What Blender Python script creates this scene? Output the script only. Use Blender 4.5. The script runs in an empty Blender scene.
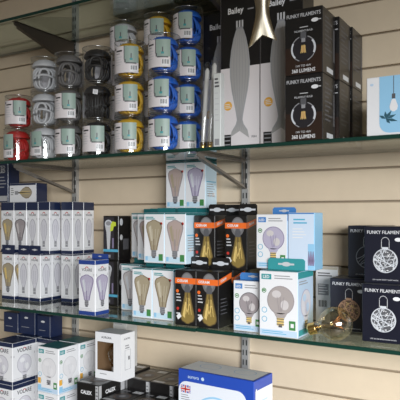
import bpy, math, random
from mathutils import Vector, Matrix
random.seed(7)
S = bpy.context.scene
C = S.collection
PI = math.pi
def R(a): return a*PI/180

# ------------------------------------------------------------------ survey of the shop bay
# wall face is y = 0, the room lies towards -y; the camera stands 1.359 m from the wall
TH = R(30.76); CT, ST = math.cos(TH), math.sin(TH)
CAMY, CAMZ, F = -1.359, 1.25, 588.0
def ax(px, y):
    """world x of something seen in image column px that stands y metres from the wall"""
    a = (px-200)/F
    return (y-CAMY)*(a*CT-ST)/(a*ST+CT)

# ------------------------------------------------------------------ materials
MATS = {}
def mat(name, col, rough=.5, metal=0., spec=.5, coat=0., noise=0., emis=None):
    if name in MATS: return MATS[name]
    m = bpy.data.materials.new(name); m.use_nodes = True
    nt = m.node_tree; b = nt.nodes['Principled BSDF']
    b.inputs['Base Color'].default_value = (*col, 1)
    b.inputs['Roughness'].default_value = rough
    b.inputs['Metallic'].default_value = metal
    b.inputs['Specular IOR Level'].default_value = spec
    b.inputs['Coat Weight'].default_value = coat
    b.inputs['Coat Roughness'].default_value = .15
    if noise:
        tc = nt.nodes.new('ShaderNodeTexCoord'); n = nt.nodes.new('ShaderNodeTexNoise')
        n.inputs['Scale'].default_value = 30; n.inputs['Detail'].default_value = 3
        nt.links.new(tc.outputs['Object'], n.inputs['Vector'])
        mx = nt.nodes.new('ShaderNodeMix'); mx.data_type = 'RGBA'
        mx.inputs[6].default_value = (*[c*(1-noise) for c in col], 1)
        mx.inputs[7].default_value = (*[min(1, c*(1+noise)) for c in col], 1)
        nt.links.new(n.outputs['Fac'], mx.inputs[0])
        nt.links.new(mx.outputs[2], b.inputs['Base Color'])
    MATS[name] = m
    return m

def clear(name, tint, gloss_tint=(1, 1, 1), rough=.03, ior=1.45, minrefl=0.0):
    """thin clear plastic / glass: transparency plus Fresnel reflection"""
    m = bpy.data.materials.new(name); m.use_nodes = True
    nt = m.node_tree; nt.nodes.clear()
    out = nt.nodes.new('ShaderNodeOutputMaterial')
    t = nt.nodes.new('ShaderNodeBsdfTransparent'); t.inputs[0].default_value = (*tint, 1)
    g = nt.nodes.new('ShaderNodeBsdfGlossy'); g.inputs['Color'].default_value = (*gloss_tint, 1)
    g.inputs['Roughness'].default_value = rough
    f = nt.nodes.new('ShaderNodeFresnel')
    ge = nt.nodes.new('ShaderNodeNewGeometry'); mr = nt.nodes.new('ShaderNodeMapRange')
    mr.inputs[3].default_value = ior; mr.inputs[4].default_value = 1/ior          # same reflectance from both sides of the sheet
    nt.links.new(ge.outputs['Backfacing'], mr.inputs[0]); nt.links.new(mr.outputs[0], f.inputs['IOR'])
    mx = nt.nodes.new('ShaderNodeMixShader')
    if minrefl:
        a = nt.nodes.new('ShaderNodeMath'); a.operation = 'MAXIMUM'; a.inputs[1].default_value = minrefl
        nt.links.new(f.outputs[0], a.inputs[0]); nt.links.new(a.outputs[0], mx.inputs[0])
    else:
        nt.links.new(f.outputs[0], mx.inputs[0])
    nt.links.new(t.outputs[0], mx.inputs[1]); nt.links.new(g.outputs[0], mx.inputs[2])
    nt.links.new(mx.outputs[0], out.inputs[0])
    MATS[name] = m
    return m

def srgb(r, g, b):
    f = lambda c: (c/255/12.92) if c/255 <= .04045 else ((c/255+.055)/1.055)**2.4
    return (f(r), f(g), f(b))

WHITE = mat('white_card', (.80, .80, .82), .38, coat=.15)
PINKW = mat('pink_white_card', (.76, .71, .72), .4, coat=.1)
NAVY = mat('navy_card', (.011, .020, .062), .35, coat=.2)
NAVYB = mat('navy_black_card', (.008, .009, .020), .32, coat=.2)
BLACK = mat('black_card', (.010, .009, .009), .32, coat=.15)
BROWNK = mat('dark_brown_print', (.028, .014, .009), .35)
BLUE = mat('blue_card', (.02, .07, .42), .35, coat=.2)
MIDBLUE = mat('mid_blue_card', (.06, .22, .55), .35, coat=.2)
PALEBLUE = mat('pale_blue_card', (.52, .66, .82), .38, coat=.15)
SKYBLUE = mat('sky_blue_print', (.30, .57, .80), .4)
TEAL = mat('teal_card', (.01, .14, .15), .4, coat=.1)
TEALB = mat('bright_teal_card', (.04, .30, .32), .4, coat=.1)
ICE = mat('ice_blue_card', (.58, .75, .86), .38, coat=.1)
GREYC = mat('grey_card', (.42, .42, .43), .5)
GREYD = mat('dark_grey_print', (.10, .10, .11), .45)
GREYM = mat('mid_grey_print', (.30, .30, .32), .45)
GREYL = mat('light_grey_print', (.58, .58, .60), .45)
KRAFT = mat('kraft_card', (.17, .10, .05), .7)
BEIGE = mat('beige_card', (.55, .49, .40), .55)
RED = mat('red_print', (.55, .04, .03), .4)
ORANGE = mat('orange_print', (.85, .16, .025), .4)
AMBERP = mat('amber_print', (.24, .185, .12), .4)
AMBERL = mat('light_amber_print', (.38, .32, .22), .4)
GOLDP = mat('gold_print', (.30, .20, .05), .35)
GOLDL = mat('light_gold_print', (.72, .52, .18), .35)
LILAC = mat('lilac_print', (.46, .42, .54), .4)
LILACD = mat('dark_lilac_print', (.25, .21, .34), .4)
SMOKE = mat('smoke_print', (.33, .29, .30), .4)
SMOKEL = mat('light_smoke_print', (.58, .54, .54), .4)
SILVERP = mat('silver_print', (.62, .64, .68), .35)
GREEN = mat('green_print', (.06, .24, .07), .4)
GREENL = mat('pale_green_print', (.31, .41, .36), .4)
YELLOW = mat('yellow_sticker', (.62, .72, .06), .4)
YORANGE = mat('yellow_orange_print', (.80, .42, .06), .4)
CYAN = mat('cyan_print', (.10, .42, .62), .4)
PINKB = mat('copper_wire_print', (.45, .26, .16), .4)
METAL = mat('brushed_metal', (.48, .48, .47), .42, metal=.45)
METALD = mat('dark_slot', (.02, .02, .02), .6)
BRKT = mat('bracket_metal', (.10, .085, .07), .38, metal=.6)
BRASS = mat('brass_cap', (.75, .52, .18), .25, metal=1.)
COPPER = mat('copper_filament', (.70, .32, .14), .35, metal=.6)
CORD = mat('black_cord', (.01, .01, .01), .6)
CLEARP = clear('clear_plastic', (.93, .94, .95), rough=.05, ior=1.55, minrefl=.07)
RIMP = clear('clear_plastic_rim', (.85, .86, .87), rough=.15, ior=1.5, minrefl=.30)
GLASSF = clear('shelf_glass', (.78, .845, .81), rough=.015, ior=1.5, minrefl=.03)
EDGE = mat('shelf_glass_edge', (.006, .038, .027), .25, spec=.4)
AMBGL = clear('amber_glass', (.82, .74, .58), (1., .91, .74), rough=.34, ior=1.6, minrefl=.22)
CLRGL = clear('pale_amber_bulb_glass', (.90, .83, .68), (1, .95, .84), rough=.10, ior=1.8, minrefl=.18)

# ------------------------------------------------------------------ mesh builder
class MB:
    def __init__(s): s.v = []; s.f = []; s.m = []; s.mats = []
    def mi(s, m):
        if m not in s.mats: s.mats.append(m)
        return s.mats.index(m)
    def add(s, vs, fs, m):
        o = len(s.v); s.v += [tuple(p) for p in vs]; k = s.mi(m)
        for f in fs: s.f.append(tuple(i+o for i in f)); s.m.append(k)
    def poly(s, pts, m): s.add(pts, [tuple(range(len(pts)))], m)
    def box(s, x0, x1, y0, y1, z0, z1, m):
        v = [(x, y, z) for z in (z0, z1) for y in (y0, y1) for x in (x0, x1)]
        s.add(v, [(0, 1, 5, 4), (3, 2, 6, 7), (2, 0, 4, 6), (1, 3, 7, 5), (4, 5, 7, 6), (2, 3, 1, 0)], m)
    def lathe(s, prof, m, n=24, close=False, M=None):
        vs = []; fs = []
        for r, z in prof:
            for i in range(n):
                a = 2*PI*i/n; vs.append((r*math.cos(a), r*math.sin(a), z))
        for j in range(len(prof)-1):
            for i in range(n):
                fs.append((j*n+i, j*n+(i+1) % n, (j+1)*n+(i+1) % n, (j+1)*n+i))
        if close:
            fs.append(tuple(range(n))[::-1]); k = (len(prof)-1)*n; fs.append(tuple(range(k, k+n)))
        if M: vs = [M @ Vector(p) for p in vs]
        s.add(vs, fs, m)
    def tube(s, pts, r, m, n=6, closed=False):
        pts = [Vector(p) for p in pts]; vs = []; fs = []; L = len(pts)
        up = Vector((0, 0, 1))
        for i, p in enumerate(pts):
            a = pts[(i-1) % L] if closed or i > 0 else p
            b = pts[(i+1) % L] if closed or i < L-1 else p
            d = (b-a).normalized()
            u = d.cross(up)
            if u.length < .05: u = d.cross(Vector((1, 0, 0)))
            u.normalize(); w = d.cross(u)
            for k in range(n):
                t = 2*PI*k/n; vs.append(p+(u*math.cos(t)+w*math.sin(t))*r)
        for i in range(L if closed else L-1):
            j = (i+1) % L
            for k in range(n): fs.append((i*n+k, i*n+(k+1) % n, j*n+(k+1) % n, j*n+k))
        if not closed:
            fs.append(tuple(range(n))[::-1]); fs.append(tuple(range((L-1)*n, L*n)))
        s.add(vs, fs, m)
    def mesh(s, name, smooth=False):
        me = bpy.data.meshes.new(name); me.from_pydata(s.v, [], s.f)
        for m in s.mats: me.materials.append(m)
        me.polygons.foreach_set('material_index', s.m)
        if smooth: me.polygons.foreach_set('use_smooth', [True]*len(s.f))
        me.update(); return me
    def obj(s, name, parent=None, smooth=False, loc=(0, 0, 0)):
        o = bpy.data.objects.new(name, s.mesh(name, smooth)); C.objects.link(o)
        o.location = loc
        if parent: o.parent = parent
        return o

def tag(o, label, cat, group=None):
    o['label'] = label; o['category'] = cat
    if group: o['group'] = group
    return o
def empty(name, loc, rz=0):
    o = bpy.data.objects.new(name, None); o.empty_display_size = .02
    C.objects.link(o); o.location = loc; o.rotation_euler = (0, 0, rz); return o
def struct(o): o['kind'] = 'structure'; return o
def copy_tree(o, parent=None):
    c = o.copy(); C.objects.link(c)
    if parent: c.parent = parent
    for ch in list(o.children): copy_tree(ch, c)
    return c

# ------------------------------------------------------------------ lettering
TXT = {}
def text_mesh(t, bold):
    k = (t, bold)
    if k not in TXT:
        cu = bpy.data.curves.new('lettering', 'FONT'); cu.body = t; cu.size = 1; cu.resolution_u = 2
        cu.align_x = 'CENTER'; cu.offset = bold
        ob = bpy.data.objects.new('lettering', cu); C.objects.link(ob)
        dg = bpy.context.evaluated_depsgraph_get()
        me = bpy.data.meshes.new_from_object(ob.evaluated_get(dg))
        vs = [v.co[:2] for v in me.vertices]; fs = [tuple(p.vertices) for p in me.polygons]
        bpy.data.objects.remove(ob); bpy.data.curves.remove(cu); bpy.data.meshes.remove(me)
        xs = [v[0] for v in vs]; w = max(xs)-min(xs); c = (max(xs)+min(xs))/2
        TXT[k] = ([((x-c)/w, y/w) for x, y in vs], fs)
    return TXT[k]

# ------------------------------------------------------------------ printed cartons
E = .00025
class Face:
    """a flat printed side of a carton: u to the right, v upwards, seen from outside"""
    def __init__(s, mb, o, U, N, w, h, V=(0, 0, 1)):
        s.mb, s.o, s.U, s.N, s.V, s.w, s.h = mb, Vector(o), Vector(U), Vector(N), Vector(V), w, h
    def P(s, u, v, l): return s.o+s.U*u+s.V*v+s.N*(E*l)
    def poly(s, pts, m, l=1): s.mb.poly([s.P(u, v, l) for u, v in pts], m)
    def rect(s, u0, u1, v0, v1, m, l=1): s.poly([(u0, v0), (u1, v0), (u1, v1), (u0, v1)], m, l)
    def ell(s, cu, cv, ru, rv, m, l=1, n=28, a0=0, a1=360):
        s.poly([(cu+ru*math.cos(R(a0+(a1-a0)*i/n)), cv+rv*math.sin(R(a0+(a1-a0)*i/n))) for i in range(n if a1-a0 == 360 else n+1)], m, l)
    def arc(s, cu, cv, r0, r1, a0, a1, m, l=1, n=16, sq=1.):
        vs = []; fs = []
        for i in range(n+1):
            a = R(a0+(a1-a0)*i/n)
            for r in (r0, r1): vs.append(s.P(cu+r*math.cos(a)*sq, cv+r*math.sin(a), l))
        for i in range(n): fs.append((2*i, 2*i+1, 2*i+3, 2*i+2))
        s.mb.add(vs, fs, m)
    def line(s, pts, t, m, l=1):
        vs = []; fs = []
        for i, (u, v) in enumerate(pts):
            a = pts[max(i-1, 0)]; b = pts[min(i+1, len(pts)-1)]
            d = Vector((b[0]-a[0], b[1]-a[1])).normalized(); n = (-d.y*t/2, d.x*t/2)
            vs += [s.P(u+n[0], v+n[1], l), s.P(u-n[0], v-n[1], l)]
        for i in range(len(pts)-1): fs.append((2*i, 2*i+1, 2*i+3, 2*i+2))
        s.mb.add(vs, fs, m)
    def rrect(s, u0, u1, v0, v1, r, m, l=1, corners=(1, 1, 1, 1)):
        pts = []
        for (cu, cv, a0, on) in ((u1-r, v1-r, 0, corners[0]), (u0+r, v1-r, 90, corners[1]), (u0+r, v0+r, 180, corners[2]), (u1-r, v0+r, 270, corners[3])):
            if on:
                for k in range(6): pts.append((cu+r*math.cos(R(a0+18*k)), cv+r*math.sin(R(a0+18*k))))
            else:
                q = {0: (u1, v1), 90: (u0, v1), 180: (u0, v0), 270: (u1, v0)}[a0]; pts.append(q)
        s.poly(pts, m, l)
    def text(s, t, cu, v, w, m, l=1, bold=.01, sv=1., rot=0):
        vs, fs = text_mesh(t, bold)
        c, k = math.cos(R(rot)), math.sin(R(rot))
        P = []
        for x, y in vs:
            x, y = x*w, y*w*sv
            P.append(s.P(cu+x*c-y*k, v+x*k+y*c, l))
        s.mb.add(P, fs, m)
    def lines(s, u0, u1, v, n, dv, t, m, l=1):
        """small print too small to read"""
        for i in range(n):
            k = .75+.25*((i*7) % 3)/2
            s.rect(u0, u0+(u1-u0)*k, v-i*dv, v-i*dv+t, m, l)
    def barcode(s, u0, u1, v0, v1, l=2):
        s.rect(u0, u1, v0, v1, WHITE, l)
        w = u1-u0; x = u0+.08*w; k = 0
        while x < u1-.1*w:
            t = w*(.03+.025*((k*5) % 3)); s.rect(x, x+t, v0+.2*(v1-v0), v1-.1*(v1-v0), BLACK, l+1); x += t+w*(.03+.02*((k*3) % 2)); k += 1
    def prof(s, cu, v0, pr, m, l, sx=1., inv=None):
        pts = [(cu+r*sx, v) for r, v in pr]+[(cu-r*sx, v) for r, v in reversed(pr)]
        s.poly([(u, v0+v) for u, v in pts], m, l)
    # ---- printed bulbs
    def edison(s, cu, v0, h, glass, dark, light, base=GREYM, up=True, wd=.8):
        k = 1 if up else -1
        b = v0 if up else v0+h
        q = [(.115, .20), (.135, .30), (.165, .42), (.215, .57), (.262, .71), (.282, .80), (.275, .87), (.225, .935), (.12, .97), (.055, 1.)]
        g = [(r*h*wd, b+k*z*h-v0) for r, z in q]
        s.prof(cu, v0, g, dark, 1)
        g2 = [(max(r*h*wd-.035*h*wd, .01*h), b+k*(.02+z*.965)*h-v0) for r, z in q]
        s.prof(cu, v0, g2, glass, 2)
        s.poly([(cu-.19*h*wd, b+k*.80*h), (cu-.10*h*wd, b+k*.86*h), (cu-.05*h*wd, b+k*.45*h), (cu-.10*h*wd, b+k*.45*h)], light, 3)
        for d in (-.05, .05, .13):
            s.line([(cu+d*.6*h*wd, b+k*.34*h), (cu+d*1.2*h*wd, b+k*.76*h)], .014*h, light, 3)
        s.line([(cu, b+k*.22*h), (cu, b+k*.5*h)], .035*h, dark, 4)
        s.rect(cu-.075*h, cu+.075*h, *sorted((b+k*.04*h, b+k*.205*h)), base, 4)
        for j in (.07, .12, .17): s.rect(cu-.08*h, cu+.08*h, *sorted((b+k*j*h, b+k*(j+.018)*h)), GREYD, 5)
        s.rect(cu-.05*h, cu+.05*h, *sorted((b, b+k*.045*h)), GREYD, 5)
    def slim(s, cu, v0, h, glass, dark):
        q = [(.06, .2), (.09, .3), (.14, .45), (.165, .62), (.15, .8), (.10, .92), (.03, 1.)]
        s.prof(cu, v0, [(r*h, z*h) for r, z in q], dark, 1)
        s.prof(cu, v0, [((r-.02)*h, .02*h+z*h*.96) for r, z in q], glass, 2)
        for d in (-.05, .05): s.line([(cu+d*.7*h, v0+.33*h), (cu+d*h, v0+.78*h)], .012*h, dark, 3)
        s.rect(cu-.06*h, cu+.06*h, v0, v0+.2*h, GREYM, 3)
        s.rect(cu-.07*h, cu+.07*h, v0+.08*h, v0+.10*h, GREYL, 4)
    def globe(s, cu, cv, r, glass, dark, light, base=True, bh=.95, cap=None):
        s.ell(cu, cv, r, r, dark, 1); s.ell(cu, cv, r*.94, r*.94, glass, 2)
        for p in ((-.30, .42, .34, .26), (.30, -.30, .30, .34)):
            s.ell(cu+p[0]*r, cv+p[1]*r, p[2]*r, p[3]*r, light, 3, 18)
        for d in (-.18, .0, .18): s.line([(cu+d*.5*r, cv-.75*r), (cu+d*1.4*r, cv+.25*r)], .035*r, dark, 4)
        if base:
            s.poly([(cu-.5*r, cv-.86*r), (cu-.26*r, cv-1.25*r), (cu+.26*r, cv-1.25*r), (cu+.5*r, cv-.86*r)], glass, 2)
            s.rect(cu-.25*r, cu+.25*r, cv-(1.2+bh*.55)*r, cv-1.2*r, cap or GOLDL, 4)
            for j in (.1, .28, .46): s.rect(cu-.27*r, cu+.27*r, cv-(1.2+j)*r, cv-(1.14+j)*r, GREYD, 5)
            s.rect(cu-.13*r, cu+.13*r, cv-(1.25+bh*.62)*r, cv-(1.2+bh*.5)*r, GREYD, 5)

class Carton:
    def __init__(s, w, d, h, faces, bev=.0012):
        s.mb = MB(); s.w, s.d, s.h = w, d, h
        g = lambda k: faces.get(k, faces['*'])
        b = bev
        X, Y, Z = (0, w), (0, d), (0, h)
        def ins(a, lo, hi): return lo+b if a == lo else hi-b
        # six inset sides
        V = {}
        for x in X:
            for y in Y:
                for z in Z:
                    V[x, y, z, 'x'] = (x, ins(y, *Y), ins(z, *Z)); V[x, y, z, 'y'] = (ins(x, *X), y, ins(z, *Z)); V[x, y, z, 'z'] = (ins(x, *X), ins(y, *Y), z)
        def q(ks, m): s.mb.poly([V[k] for k in ks], m)
        x0, x1, y0, y1, z0, z1 = 0, w, 0, d, 0, h
        q([(x0, y0, z0, 'y'), (x1, y0, z0, 'y'), (x1, y0, z1, 'y'), (x0, y0, z1, 'y')], g('F'))
        q([(x1, y1, z0, 'y'), (x0, y1, z0, 'y'), (x0, y1, z1, 'y'), (x1, y1, z1, 'y')], g('B'))
        q([(x1, y0, z0, 'x'), (x1, y1, z0, 'x'), (x1, y1, z1, 'x'), (x1, y0, z1, 'x')], g('R'))
        q([(x0, y1, z0, 'x'), (x0, y0, z0, 'x'), (x0, y0, z1, 'x'), (x0, y1, z1, 'x')], g('L'))
        q([(x0, y0, z1, 'z'), (x1, y0, z1, 'z'), (x1, y1, z1, 'z'), (x0, y1, z1, 'z')], g('T'))
        q([(x0, y1, z0, 'z'), (x1, y1, z0, 'z'), (x1, y0, z0, 'z'), (x0, y0, z0, 'z')], g('D'))
        for y, k in ((y0, 'F'), (y1, 'B')):
            for z in Z: q([(x0, y, z, 'y'), (x1, y, z, 'y'), (x1, y, z, 'z'), (x0, y, z, 'z')], g(k))
        for x, k in ((x0, 'L'), (x1, 'R')):
            for z in Z: q([(x, y0, z, 'x'), (x, y1, z, 'x'), (x, y1, z, 'z'), (x, y0, z, 'z')], g(k))
            for y in Y: q([(x, y, z0, 'x'), (x, y, z1, 'x'), (x, y, z1, 'y'), (x, y, z0, 'y')], g(k))
            for y in Y:
                for z in Z: q([(x, y, z, 'x'), (x, y, z, 'y'), (x, y, z, 'z')], g(k))
        s.F = Face(s.mb, (0, 0, 0), (1, 0, 0), (0, -1, 0), w, h)
        s.R = Face(s.mb, (w, 0, 0), (0, 1, 0), (1, 0, 0), d, h)
        s.L = Face(s.mb, (0, d, 0), (0, -1, 0), (-1, 0, 0), d, h)
        s.T = Face(s.mb, (0, 0, h), (1, 0, 0), (0, 0, 1), w, d, V=(0, 1, 0))
        # tuck-flap seam on the lid
        s.T.line([(.004, d-.003), (w-.004, d-.003)], .0008, GREYD, 1)

PROTO = {}
def proto(key, fn):
    """build a kind of carton once; later ones are copies of the carton and each of its parts"""
    if key not in PROTO:
        PROTO[key] = fn(); return PROTO[key]
    return copy_tree(PROTO[key])
def put(o, x, y, z, label, cat, group=None, rz=0):
    o.location = (x, y, z); o.rotation_euler = (0, 0, R(rz)); tag(o, label, cat, group)
    if group is None and 'group' in o: del o['group']
    return o

def hang_tab(parent, w, d, h, x0, x1, th, m, back=True, logo=GREYL, k=.004, ls=1.):
    mb = MB(); y0, y1 = (d-.0022, d-.001) if back else (.0005, .0017)
    pts = [(x0, h-.001), (x1, h-.001), (x1, h+th-k), (x1-k, h+th), (x0+k, h+th), (x0, h+th-k)]
    n = len(pts)
    vs = [(u, y0, v) for u, v in pts]+[(u, y1, v) for u, v in pts]
    mb.add(vs, [tuple(range(n)), tuple(range(2*n-1, n-1, -1))]+[(i, n+i, n+(i+1) % n, (i+1) % n) for i in range(n)], m)
    f = Face(mb, (0, y0, 0), (1, 0, 0), (0, -1, 0), w, h)
    c = (x0+x1)/2; v = h+th*.5
    f.ell(c, v, th*.42*ls, th*.2*ls, logo, 1, 14); f.rect(c-th*.75*ls, c+th*.75*ls, v-th*.08*ls, v+th*.08*ls, logo, 2)
    return mb.obj('hang_tab', parent)

# ---- slim / pear bulb boxes, white and navy
def navy_box(kind, back_tab, w=.045, d=.045, h=.137, navy=None, band=.012, th=.015):
    NV = navy or NAVY
    def fn():
        c = Carton(w, d, h, {'*': WHITE, 'T': NV, 'D': NV, 'B': WHITE})
        for f in (c.F, c.R, c.L):
            q = f.w
            f.rect(.0005, q-.0005, h-band, h-.0005, NV, 1); f.rect(.0005, q-.0005, .0005, .010, NV, 1)
            t_ = h-band-.0005
            f.arc(q/2, t_-.010, .0035, .0055, 0, 180, RED, 1, 10)
            f.text('VOLARE', q/2, t_-.016, q*.62, GREYD, 1, .02, 1.1)
            f.rect(.003, .007, t_-.028, t_-.022, GREYL, 1); f.rect(q-.007, q-.003, t_-.028, t_-.022, GREYL, 1)
            f.lines(.004, q-.004, .0155, 2, .004, .0016, GREYL, 1)
            b = .021; hh = t_-.0455
            if kind == 'slim': f.slim(q/2, b, hh, mat('pale_lilac_print', (.66, .65, .70), .4), mat('grey_lilac_print', (.42, .41, .46), .4))
            elif kind == 'gold': f.edison(q/2, b, hh, AMBERL, AMBERP, GOLDL, wd=.98)
            elif kind == 'grey': f.edison(q/2, b, hh, SMOKE, GREYD, SMOKEL, wd=.98)
            elif kind == 'lilac': f.edison(q/2, b, hh, LILAC, LILACD, SILVERP, wd=.98)
            elif kind == 'globe': f.globe(q/2, h*.46, q*.31, mat('pale_lilac_print', (0, 0, 0)), mat('grey_lilac_print', (.42, .41, .46), .4), WHITE, cap=GREYM, bh=.7)
        o = c.mb.obj('bulb_box')
        if back_tab is not None: hang_tab(o, w, d, h, .0005, w-.0005, th, NV, back_tab, k=.0012, ls=.6)
        return o
    return proto(('navy', kind, back_tab, w, d, h, band, th), fn)

# ---- ice blue / teal topped pear bulb boxes
def teal_box(kind, top=TEAL, w=.060, d=.060, h=.121):
    def fn():
        c = Carton(w, d, h, {'*': WHITE, 'T': top, 'R': ICE, 'L': WHITE, 'F': WHITE})
        f = c.F
        f.rect(0.0005, w-.0005, h-.0035, h-.0005, TEAL, 1)
        f.lines(.005, w*.6, h-.012, 2, .004, .0022, TEALB, 1)
        f.rect(.004, w-.004, .003, .016, ICE, 1)
        A = {'amber': (AMBERL, AMBERP, mat('pale_amber_print', (.57, .51, .40), .4)), 'smoke': (SMOKEL, SMOKE, SILVERP), 'rose': (mat('rose_print', (.46, .36, .33), .4), SMOKE, AMBERL), 'lilac': (LILAC, LILACD, SILVERP)}[kind]
        f.edison(w/2, .012, h*.76, *A, base=GREYM, wd=.90)
        f.rect(w-.016, w-.004, .006, .022, GREEN, 3); f.rect(.005, .012, .006, .016, SKYBLUE, 3)
        f.ell(w-.009, h-.026, .0035, .0035, RED, 1, 12)
        r = c.R
        r.rect(.006, d-.006, h*.55, h*.57, CYAN, 1); r.lines(.008, d-.012, h*.5, 6, .006, .0018, GREYM, 1)
        r.ell(d*.35, h*.28, .006, .006, WHITE, 1, 16); r.rect(d*.55, d*.8, h*.24, h*.33, WHITE, 1)
        r.rect(.0005, d-.0005, h-.006, h-.0005, TEAL, 1)
        o = c.mb.obj('bulb_box')
        # lid lip standing up at the back, teal
        mb = MB(); mb.box(.004, w-.004, d-.008, d-.006, h-.0005, h+.012, TEAL); mb.obj('lid_lip', o)
        return o
    return proto(('teal', kind, w, d, h), fn)

# ---- globe bulb boxes
def globe_box(w, d, h, face, side, top, glass, dark, light, icon, tabm=None, tabw=.05, tabh=.016, both=False, tabd=None):
    def fn():
        c = Carton(w, d, h, {'*': face, 'T': top, 'R': side, 'L': side})
        for f, q in ((c.F, w), (c.R, d)):
            if f is c.R and not both:
                f.rect(.0005, q-.0005, h-.014, h-.0005, top, 1)
                f.globe(q*.5, h*.50, q*.33, mat('pale_lilac_print', (0, 0, 0)), LILAC, PALEBLUE)
                f.rect(.004, q-.004, .004, .016, TEALB, 1); f.lines(.006, q*.7, h*.84, 2, .005, .002, GREYM, 1)
                continue
            f.rect(.005, q*.32, h-.017, h-.006, icon, 1); f.text('LED', q*.185, h-.0145, q*.17, WHITE, 2, .02)
            f.lines(q*.40, q-.006, h-.010, 2, .005, .002, GREYM, 1)
            f.rect(.002, q-.002, .002, .014, PALEBLUE, 1); f.lines(.006, q*.8, .010, 2, .004, .0014, CYAN, 2)
            f.globe(q*.56, h*.56, q*.35, glass, dark, light, cap=GREYM if both else None, bh=.6 if both else .95)
            f.arc(q*.13, h*.70, .0035, .005, 0, 360, GREEN, 2, 16); f.rect(q*.10, q*.16, h*.69, h*.715, GREEN, 3)
            for j, vv in enumerate((.40, .26)):
                f.arc(q*.14, h*vv, .0048, .006, 0, 360, CYAN, 2, 16)
            f.rect(q*.78, q*.94, h*.12, h*.26, GREEN, 3); f.rect(q*.82, q*.90, h*.16, h*.22, WHITE, 4)
            if both:
                f.rect(q*.04, q*.18, h*.2, h*.32, YORANGE, 3); f.rect(q*.04, q*.2, h*.05, h*.17, SKYBLUE, 3)
        o = c.mb.obj('bulb_box')
        if tabm: hang_tab(o, w, tabd or d, h, (w-tabw)/2, (w+tabw)/2, tabh, tabm, True)
        return o
    return proto(('globe', w, h, face.name, top.name, glass.name), fn)

# ---- black pear bulb box with an orange band
def orange_band_box(w=.0562, d=.064, h=.124):
    def fn():
        c = Carton(w, d, h, {'*': BLACK})
        v0, v1 = h-.030, h-.017
        c.F.rect(.0005, w-.0005, v0, v1, ORANGE, 3)
        c.R.poly([(0, v0), (d*.95, v0+.012), (d*.95, v1+.012), (0, v1)], ORANGE, 2)
        c.F.text('OSRAM', w*.36, v0+.0035, w*.5, WHITE, 4, .02)
        c.R.text('OSRAM', d*.35, v0+.0085, d*.42, WHITE, 3, .02, 1, 11)
        # clear dome window with the bulb cap behind it
        c.F.ell(w*.58, h-.026, w*.30, .022, mat('smoked_window', (.16, .155, .16), .3), 1, 24); c.F.ell(w*.58, h-.024, w*.24, .017, mat('smoked_window_cap', (.22, .215, .22), .3), 2, 24)
        c.F.edison(w*.60, .004, h*.72, mat('dark_gold_print', (.26, .18, .05), .35), mat('brown_gold_print', (.13, .09, .035), .35), GOLDL, base=GREYD, up=False, wd=.74)
        for a, b in ((-.006, .030), (.006, .030)): c.F.line([(w*.60+a, .05), (w*.60, .03)], .002, GOLDL, 6)
        c.F.ell(w*.12, h*.62, .004, .004, ORANGE, 1, 12); c.F.lines(.004, w*.30, h*.55, 3, .007, .0026, GREYL, 1)
        c.F.ell(w*.14, h*.30, .0035, .0035, RED, 1, 12); c.F.rect(.004, .014, h*.20, h*.225, GREYL, 1)
        c.F.poly([(.004, .020), (.013, .028), (.018, .020), (.009, .012)], WHITE, 2)
        c.R.lines(.01, d*.7, h*.5, 5, .008, .002, GREYD, 1)
        o = c.mb.obj('bulb_box')
        hang_tab(o, w, d, h, .004, w-.004, .027, BLACK, True, SILVERP)
        return o
    return proto('orange', fn)

# ---- black boxes: filament globe
def filament_box(w=.079, d=.079, h=.1316):
    def fn():
        c = Carton(w, d, h, {'*': BLACK})
        f = c.F
        f.rect(.001, w-.001, .001, h*.42, BROWNK, 1)
        f.text('FUNKY FILAMENTS', w*.5, h-.0165, w*.90, GREYL, 2, .010, 1.25)
        f.ell(w*.80, h-.0265, .0075, .004, WHITE, 2, 18); f.rect(w*.88, w*.96, h-.0275, h-.0255, GREYL, 2)
        f.rect(w*.40, w*.62, h-.038, h-.0365, GREYL, 2); f.text('FILAMENT BULB', w*.5, h-.0465, w*.48, GREYL, 2, .008)
        cu, cv, r = w*.5, h*.39, w*.33
        f.ell(cu, cv, r, r, mat('dark_globe_print', (.02, .018, .022), .35), 2)
        f.arc(cu, cv, r*.93, r*1.0, 110, 250, GREYM, 3); f.arc(cu, cv, r*.86, r*1.0, 150, 225, SILVERP, 4); f.arc(cu, cv, r*.93, r*1.0, -70, 70, GREYM, 3); f.arc(cu, cv, r*.84, r*1.0, -25, 40, SILVERP, 4)
        f.rect(cu-.0060, cu+.0060, cv+r*.75, cv+r*1.25, GREYD, 4); f.rect(cu-.004, cu+.004, cv+r*.5, cv+r*.8, GREYM, 4)
        for q in (-.007, -.002, .003, .007): f.line([(cu+q*.4, cv+.007), (cu+q*.75, cv-.009)], .0013, GOLDL, 5)
        f.rect(cu-.0045, cu+.0045, cv-.0075, cv+.006, mat('glow_print', (.50, .26, .12), .4), 4)
        f.text('1W TO 4W', cu, h*.115, w*.4, GREYL, 2, .008); f.text('360 LUMENS', cu, .0045, w*.62, WHITE, 2, .016, 1.15)
        q = c.R
        for k in range(9): q.rect(.012, d*(.45+.3*((k*5) % 3)/2), h*.85-k*.009, h*.85-k*.009+.0035, GREYD, 1)
        q.rect(d*.30, d*.8, .006, .016, SILVERP, 1); q.rect(d*.80, d*.93, h*.25, h*.75, GREYD, 1)
        c.T.rect(.004, w-.004, .004, .03, BLACK, 1)
        return c.mb.obj('bulb_box')
    return proto('filament', fn)

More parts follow.
